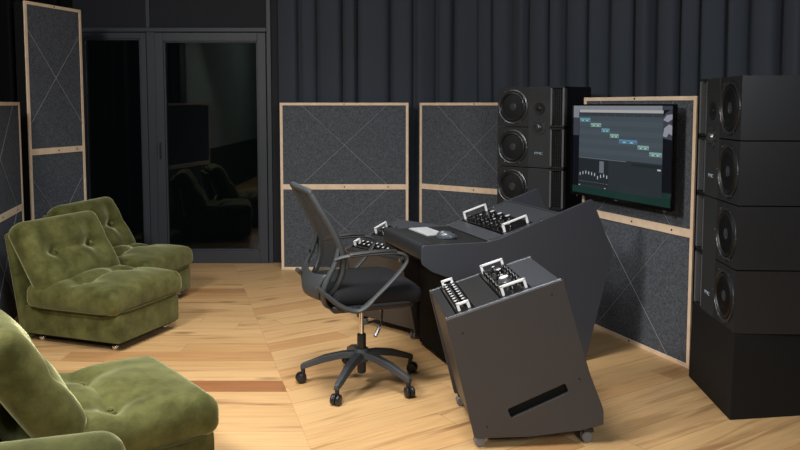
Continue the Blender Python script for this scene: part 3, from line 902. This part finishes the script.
# back frame: profile x(z), half width w(z)
PZ = [(1.075, -.345, .175), (1.06, -.338, .195), (.98, -.298, .212), (.90, -.255, .222), (.82, -.218, .228), (.74, -.195, .23), (.66, -.198, .225), (.59, -.225, .21), (.545, -.255, .175)]
def bk(z):
    for (za, xa, wa), (zb, xb, wb) in zip(PZ, PZ[1:]):
        if zb <= z <= za:
            t = (z-zb)/(za-zb); return xb+(xa-xb)*t, wb+(wa-wb)*t
    return PZ[-1][1:] if z < PZ[-1][0] else PZ[0][1:]
def curve_back(x, y, z): return Vector((x+.55*y*y-.0, y, z))
loop = [curve_back(x, -w, z) for z, x, w in PZ] + [curve_back(-.262, 0, .535)] + [curve_back(x, w, z) for z, x, w in reversed(PZ)] + [curve_back(-.348, 0, 1.082)]
obj('back_frame', tube(bmesh.new(), spline(loop, 5, True), .0165, 10, True, flat=1.0, up=Vector((1, 0, 0))), 'plastic', oc, smooth=True)
bm = bmesh.new(); NZ, NY = 26, 14; g_ = []
for i in range(NZ+1):
    z = .54+(1.072-.54)*i/NZ; x, w = bk(z)
    g_.append([bm.verts.new(curve_back(x-.0, w*(2*j/NY-1), z)) for j in range(NY+1)])
for i in range(NZ):
    for j in range(NY): bm.faces.new([g_[i][j], g_[i][j+1], g_[i+1][j+1], g_[i+1][j]])
o = obj('back_mesh', bm, 'weave', oc, smooth=True)
# rear shell: the lower frame widens into a curved yoke that runs down and under the seat
for s in (-1, 1):
    pts = spline([(-.185, s*.222, .80), (-.205, s*.230, .72), (-.245, s*.228, .64), (-.265, s*.222, .58), (-.258, s*.200, .525), (-.225, s*.160, .482), (-.14, s*.10, .462), (-.06, s*.05, .455)], 5)
    n = len(pts); rr = [.010+.014*math.sin(PI*min(1, .12+i/n*.88)) for i in range(n)]
    obj('back_support', tube(bmesh.new(), pts, .02, 10, flat=.6, up=Vector((0, 1, 0)), radii=rr), 'plastic', oc, smooth=True)
bm = bmesh.new(); g_ = []
for i in range(9):
    t_ = i/8; z = .655-.135*t_; x = -.245-.035*math.sin(t_*PI*.7)
    g_.append([bm.verts.new((x-.035*(1-(2*j/12-1)**2), .200*(2*j/12-1)*(1-.15*t_), z-.02*math.cos((2*j/12-1)*PI/2)*(1-t_))) for j in range(13)])
for i in range(8):
    for j in range(12): bm.faces.new([g_[i][j], g_[i][j+1], g_[i+1][j+1], g_[i+1][j]])
o = obj('rear_shell', bm, 'plastic', oc, smooth=True); sm_ = o.modifiers.new('thick', 'SOLIDIFY'); sm_.thickness = .008
for s in (-1, 1):
    for z in (.70, .62): 
        x, w = bk(z); obj('bolt', LA([(0, 0), (.009, 0), (.009, .004), (0, .005)], 12, TR(x-.03, s*(w-.01), z) @ RY(-PI/2)), 'knob_b', oc)
# looped armrests
for s in (-1, 1):
    y = s*.262
    pts = [(-.205, y*.88, .735), (-.15, y*.97, .750), (.02, y*1.02, .757), (.115, y*1.02, .752), (.158, y*1.02, .728), (.150, y*1.02, .690), (.09, y*1.0, .62), (.0, y*.97, .535), (-.06, y*.95, .482), (-.11, y*.93, .468), (-.18, y*.92, .497), (-.25, y*.88, .555), (-.30, y*.84, .60)]
    sp_ = spline(pts, 5)
    n = len(sp_); rr = [.019+.006*(1 if i/n > .6 else 0) for i in range(n)]
    a_ = obj('armrest', tube(bmesh.new(), sp_, .013, 12, flat=.5, up=Vector((0, 1, 0)), radii=rr), 'plastic', oc, smooth=True)
    pad = tube(bmesh.new(), spline([(-.14, y*.98, .758), (-.08, y, .763), (.03, y*1.02, .768), (.10, y*1.02, .764)], 4), .009, 10, flat=2.2)
    obj('arm_pad', pad, 'plastic_d', a_, smooth=True)
    obj('arm_bracket', tube(bmesh.new(), [(-.10, y*.95, .475), (-.02, s*.15, .458), (.0, s*.08, .45)], .014, 8, flat=1.6), 'plastic_d', oc, smooth=True)

# ------------------------------------------------------------------ green lounge chairs
def lounge(label, loc, yaw):
    t = thing('lounge_chair', label, 'armchair', (loc[0], loc[1], 0), yaw, 'green velvet lounge chairs')
    # base block, slightly narrower than the seat
    bm = cushion(.60, .74, .18, .014, nx=10, ny=10, nz=4, crown=0); xform(bm, TR(-.02, 0, .145)); obj('base', bm, 'velvet', t, smooth=True)
    obj('plinth_board', B(-.33, .33, -.285, .285, .048, .06), 'deep_black', t)
    # upright board behind the back cushion
    bm = cushion(.62, .05, .68, .022, nx=6, ny=10, nz=16, crown=0)
    xform(bm, TR(-.445, 0, .355) @ RY(R(-10)) ); obj('back_board', bm, 'velvet', t, smooth=True)
    # seat
    bt = ((-.02, -.17), (-.02, .17))
    bm = cushion(.70, .70, .15, .055, bt, crown=.032, depth=.048)
    xform(bm, TR(.012, 0, .305)); st = obj('seat_cushion', bm, 'velvet', t, smooth=True)
    for bx, by in bt:
        obj('button', LA([(0, -.004), (.012, -.003), (.014, .002), (.009, .007), (0, .009)], 14, TR(.012+bx, by, .368)), 'velvet', st, smooth=True)
    def pipe(w, d, z, T, inset=.012):
        a, b = d/2-inset, w/2-inset
        pts = []
        for k in range(48):
            an = 2*PI*k/48; c, s = math.cos(an), math.sin(an)
            e = .28
            pts.append(T @ Vector((a*math.copysign(abs(c)**e, c), b*math.copysign(abs(s)**e, s), z)))
        return tube(bmesh.new(), pts, .0045, 6, True)
    obj('piping', pipe(.70, .70, -.062, TR(.012, 0, .305), .008), 'pipe_green', st, smooth=True)
    # back cushion
    bt = ((.0, -.16), (.0, .16))
    bm = cushion(.69, .49, .16, .062, bt, crown=.03, depth=.055)
    T = TR(-.308, 0, .536) @ RY(R(59))
    # local +z of the cushion looks forward, +x of the cushion points down
    xform(bm, T); bc = obj('back_cushion', bm, 'velvet', t, smooth=True)
    for bx, by in bt:
        obj('button', LA([(0, -.004), (.012, -.003), (.014, .002), (.009, .007), (0, .009)], 14, T @ TR(bx, by, .066)), 'velvet', bc, smooth=True)
    obj('piping', pipe(.69, .50, -.02, T, .004), 'pipe_green', bc, smooth=True)
    for (x, y) in ((.27, -.24), (.27, .24), (-.30, -.24), (-.30, .24)):
        c = obj('castor', LA([(0, .035), (.006, .035), (.006, .05), (0, .05)], 10, TR(x, y, 0)), 'chrome', t)
        bm = bmesh.new(); bmesh.ops.create_uvsphere(bm, u_segments=16, v_segments=10, radius=.021); xform(bm, TR(x, y, .021)); obj('ball', bm, 'chrome', c, smooth=True)
    return t
lc = lounge('olive velvet lounge chair in front of the low felt panel, whole chair in view', (-1.92, 5.10), R(-20))
dup(lc, 'olive velvet lounge chair farthest back, partly hidden behind another beside the glazing', (-2.06, 5.96, 0), R(-13))
dup(lc, 'pale green velvet lounge chair in the foreground with its tufted seat towards the office chair', (-1.180, 3.055, 0), R(39))
dup(lc, 'green velvet lounge chair nearest the camera, only a rounded top at the bottom left corner', (-.84, 1.34, 0), R(-73))

# ------------------------------------------------------------------ lights
def area(name, loc, target, size, power, col=(1, 1, 1), sy=None, spread=180):
    l = bpy.data.lights.new(name, 'AREA'); l.energy = power; l.size = size; l.color = col; l.spread = R(spread)
    if sy: l.shape = 'RECTANGLE'; l.size_y = sy
    o = bpy.data.objects.new(name, l); C.objects.link(o); o.location = loc
    d = Vector(target)-Vector(loc); o.rotation_euler = d.to_track_quat('-Z', 'Y').to_euler()
    return o
area('key_lamp', (-2.1, 2.3, 2.75), (-.4, 4.0, .2), .5, 85, (1, .97, .92))
area('overhead_lamp', (-.5, 3.2, 3.0), (-.5, 3.5, 0), .8, 40, (1, .97, .93), spread=120)
area('glass_reflection_light', (-1.5, -.4, 3.0), (-3.05, .4, 1.5), .5, 45, (.9, 1, .95))  # added light, no fixture: brightens the wall mirrored in the glass
area('fill_light', (1.6, -.6, 2.7), (.2, 5.5, .9), 1.4, 110, (.92, .96, 1))  # added cool fill for upright surfaces and curtain, no fixture there
area('back_floor_fill', (-.6, 5.4, 3.0), (-.6, 5.4, 0), .9, 15, (1, .97, .93), spread=120)  # added weak fill evening out the back floor, no fixture there

w = bpy.data.worlds.new('world'); scene.world = w; w.use_nodes = True
w.node_tree.nodes['Background'].inputs[0].default_value = (.02, .028, .03, 1)
w.node_tree.nodes['Background'].inputs[1].default_value = .2

scene.view_settings.view_transform = 'Standard'
scene.view_settings.look = 'None'
scene.view_settings.gamma = 1
scene.view_settings.use_curve_mapping = False
scene.view_settings.exposure = 0
